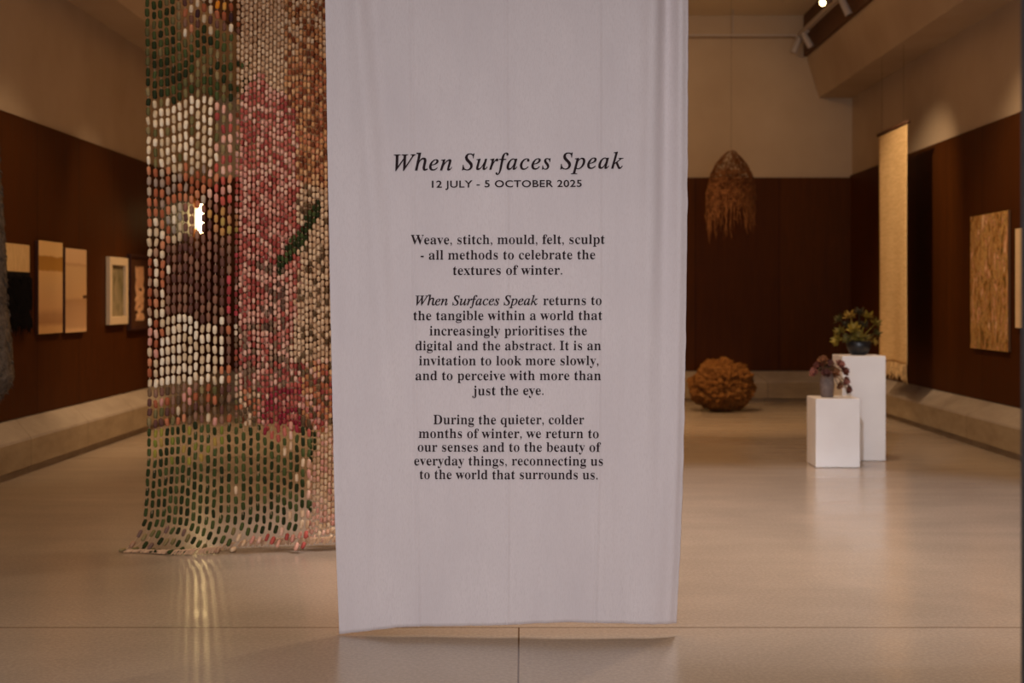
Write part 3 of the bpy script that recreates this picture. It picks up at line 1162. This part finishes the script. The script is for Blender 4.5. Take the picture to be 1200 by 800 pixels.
# white box frame
d0, d1 = 4.38 * F / 484, 4.38 * F / 462.7
frw = mat('pale_timber_frame', srgb(214, 190, 156), .5, .3)
wall_art('framed_picture', PXL, -4.37, d0, d1, 1.223, 1.948,
         art_mat('grey_green_drawing', [(.3, srgb(96, 88, 56)), (.5, srgb(134, 120, 88)), (.7, srgb(160, 142, 112))], (1, 1, .5), 9),
         None, 'grey-green picture in a pale box frame on the left wall', GA, (.085, .03, frw), 'drawing')
# dark frame with torn pale strip
d0, d1 = 4.38 * F / 459.5, 4.38 * F / 436
fd = wall_art('framed_picture', PXL, -4.37, d0, d1, 1.145, 2.001,
              art_mat('dark_umber_ground', [(.3, srgb(60, 34, 18)), (.7, srgb(84, 50, 28))], (1, 1, 1), 4),
              None, 'dark framed picture with a torn pale strip, half behind the bead curtain', GA, (.03, .02, edge), 'ground')
bm = bmesh.new()
ed = []
for j in range(25):
    z = 1.250 + .62 * j / 24
    c = (d0 + d1) / 2 + .05 * noise.noise((j * .3, 0, 0)); w = .17 + .05 * noise.noise((j * .6, 4, 0))
    ed.append([bm.verts.new((-4.387 + .012 * noise.noise((j * .4, q, 0)), c + (q / 4 - .5) * 2 * w, z)) for q in range(5)])
for a, b in zip(ed, ed[1:]):
    for q in range(4):
        bm.faces.new((a[q], a[q + 1], b[q + 1], b[q]))
o = link_bm('torn_strip', bm, art_mat('pale_pink_paper', [(.3, srgb(196, 146, 108)), (.7, srgb(222, 178, 138))], (1, 1, 1), 6), fd)
md = o.modifiers.new('thickness', 'SOLIDIFY'); md.thickness = .006

# right wall
GB = 'paintings on the right wall'
d0, d1 = 4.735 * F / 569, 4.735 * F / 525
wall_art('painting', PXR, 4.735, d0, d1, 0.980, 2.365,
         art_mat('gold_rose_foliage_paint', [(.37, srgb(92, 78, 34)), (.44, srgb(158, 102, 46)), (.50, srgb(206, 160, 96)), (.54, srgb(120, 104, 52)), (.58, srgb(198, 128, 90)), (.66, srgb(228, 194, 150))], (1, 2.4, .9), 4.2, 7, 1.4, .7, .3),
         mat('brown_canvas_edge', srgb(96, 66, 44), .7, .2), 'mottled gold and rose painting hanging alone on the right wall', GB)
d1, d0 = 4.735 * F / 577.5, 4.735 * F / 577.5 - 1.0
wall_art('painting', PXR, 4.735, d0, d1, 1.222, 2.171,
         art_mat('bare_cream_canvas', [(.3, srgb(214, 182, 140)), (.7, srgb(226, 196, 154))], (1, 1, 4), 5),
         mat('cream_canvas_edge', srgb(206, 176, 136), .7, .2), 'pale cream canvas on the right wall cut by the right edge of the photo', GB)

# ------------------------------------------------------------------ grey felt pendant at the left edge
d = 10.5
cpx = -19
pend = empty('felt_pendant', P(cpx, 476, d), 'grey shaggy felt pendant hanging at the left edge before the wood panelling', 'sculpture')
c0 = P(cpx, 440, d)
zb, ztp = P(0, 476, d).z, P(0, 90, d).z
bm = bmesh.new()


def pend_r(v):
    # v 0 foot .. 1 top
    return interp([(0, .0), (.015, .075), (.04, .15), (.085, .205), (.15, .20), (.3, .17), (.55, .14), (.8, .10), (.95, .05), (1.0, .012)], v)


rings = []
N = 40
for j in range(81):
    v = j / 80
    v = v * v * .5 + v * .5
    z = zb + (ztp - zb) * v
    ring = []
    for k in range(N):
        th = 2 * math.pi * k / N
        r = max(.004, pend_r(v) * (1 + .10 * noise.noise((math.cos(th) * 2, math.sin(th) * 2, z * 3)) + .05 * noise.noise((math.cos(th) * 7, math.sin(th) * 7, z * 9))))
        ring.append(bm.verts.new((c0.x + r * math.cos(th), d + r * math.sin(th), z)))
    rings.append(ring)
for a, b in zip(rings, rings[1:]):
    for k in range(N):
        bm.faces.new((a[k], a[(k + 1) % N], b[(k + 1) % N], b[k]))
bm.faces.new(rings[0][::-1]); bm.faces.new(rings[-1])
rp = random.Random(4)
for k in range(900):
    v = rp.random() ** 1.3; th = rp.uniform(0, 6.283)
    r = pend_r(v); z = zb + (ztp - zb) * v
    n = Vector((math.cos(th), math.sin(th), 0))
    p = Vector((c0.x, d, z)) + n * r * .97
    tube(bm, [p, p + n * .012 + Vector((0, 0, -.012)), p + n * .014 + Vector((rp.uniform(-.015, .015), 0, -.04))], [.005, .004, .001], 4)
gf = art_mat('grey_felt', [(.3, srgb(66, 58, 50)), (.7, srgb(118, 106, 94))], (1, 1, 1), 22, 5, .8, .95, .8)
link_bm('felt_body', bm, gf, pend, True)
bm = bmesh.new(); tube(bm, [(c0.x, d, ztp - .02), (c0.x, d, 5.62)], .003, 6); link_bm('suspension_cord', bm, dark, pend)

# ------------------------------------------------------------------ lighting tracks and spotlights
trk = mat('white_powder_coat', srgb(168, 156, 146), .5, .3)
XT, ZT = 3.95, 5.25
bm = bmesh.new(); box(bm, (XT - .03, 8.0, ZT - .03), (XT + .03, 20.3, ZT + .03), bevel=.004)
for y in (9, 12, 15, 18): tube(bm, [(XT, y, ZT + .03), (XT, y, 5.62)], .008, 6)
o = rooted('lighting_track', bm, trk, (XT, 14, ZT)); tag(o, 'long white lighting track running down the right side of the ceiling', 'light track')
bm = bmesh.new(); box(bm, (-3.6, 20.235, ZT - .012), (XT - .05, 20.265, ZT + .012), bevel=.004)
for x in (-3, 0, 3): tube(bm, [(x, 20.25, ZT + .02), (x, 20.25, 5.62)], .008, 6)
o = rooted('lighting_track', bm, trk, (0, 20.25, ZT)); tag(o, 'thin white lighting track crossing the far end under the ceiling', 'light track')


def spot_head(loc, aim, label, lit=False):
    s = empty('track_spotlight', loc, label, 'spotlight', 'spotlights on the long track')
    L = Vector(loc)
    bm = bmesh.new(); box(bm, (L.x - .025, L.y - .05, L.z - .03), (L.x + .025, L.y + .05, L.z), bevel=.004)
    tube(bm, [(L.x, L.y, L.z - .03), (L.x, L.y, L.z - .10)], .01, 8)
    link_bm('track_adapter', bm, trk, s)
    a = Vector(aim).normalized()
    c = L + Vector((0, 0, -.12))
    bm = bmesh.new()
    tube(bm, [c - a * .11, c - a * .10, c + a * .11, c + a * .12], [.035, .045, .05, .05], 16)
    h = link_bm('lamp_head', bm, trk, s, True)
    bm = bmesh.new()
    tube(bm, [c + a * .121, c + a * .124], .04, 16)
    link_bm('lens', bm, glow2 if lit else dark, h)


glow2 = mat('lit_spot_lens', (1, .8, .4))
b_ = glow2.node_tree.nodes['Principled BSDF']
b_.inputs['Emission Color'].default_value = (1, .72, .3, 1)
b_.inputs['Emission Strength'].default_value = 12
spot_head((XT - .06, 20.15, ZT - .03), (-.35, .2, -.9), 'white track spotlight at the far end of the long track')
spot_head((XT, 19.75, ZT - .03), (.5, .1, -.85), 'second white track spotlight from the far end of the long track')
spot_head((XT + .02, 17.5, ZT - .03), (.4, -.1, -.9), 'white track spotlight nearest the top edge of the photo')
spot_head((3.74, 17.5, ZT + .03), (-.5, -.75, -.3), 'lit amber spotlight beside the long track', True)
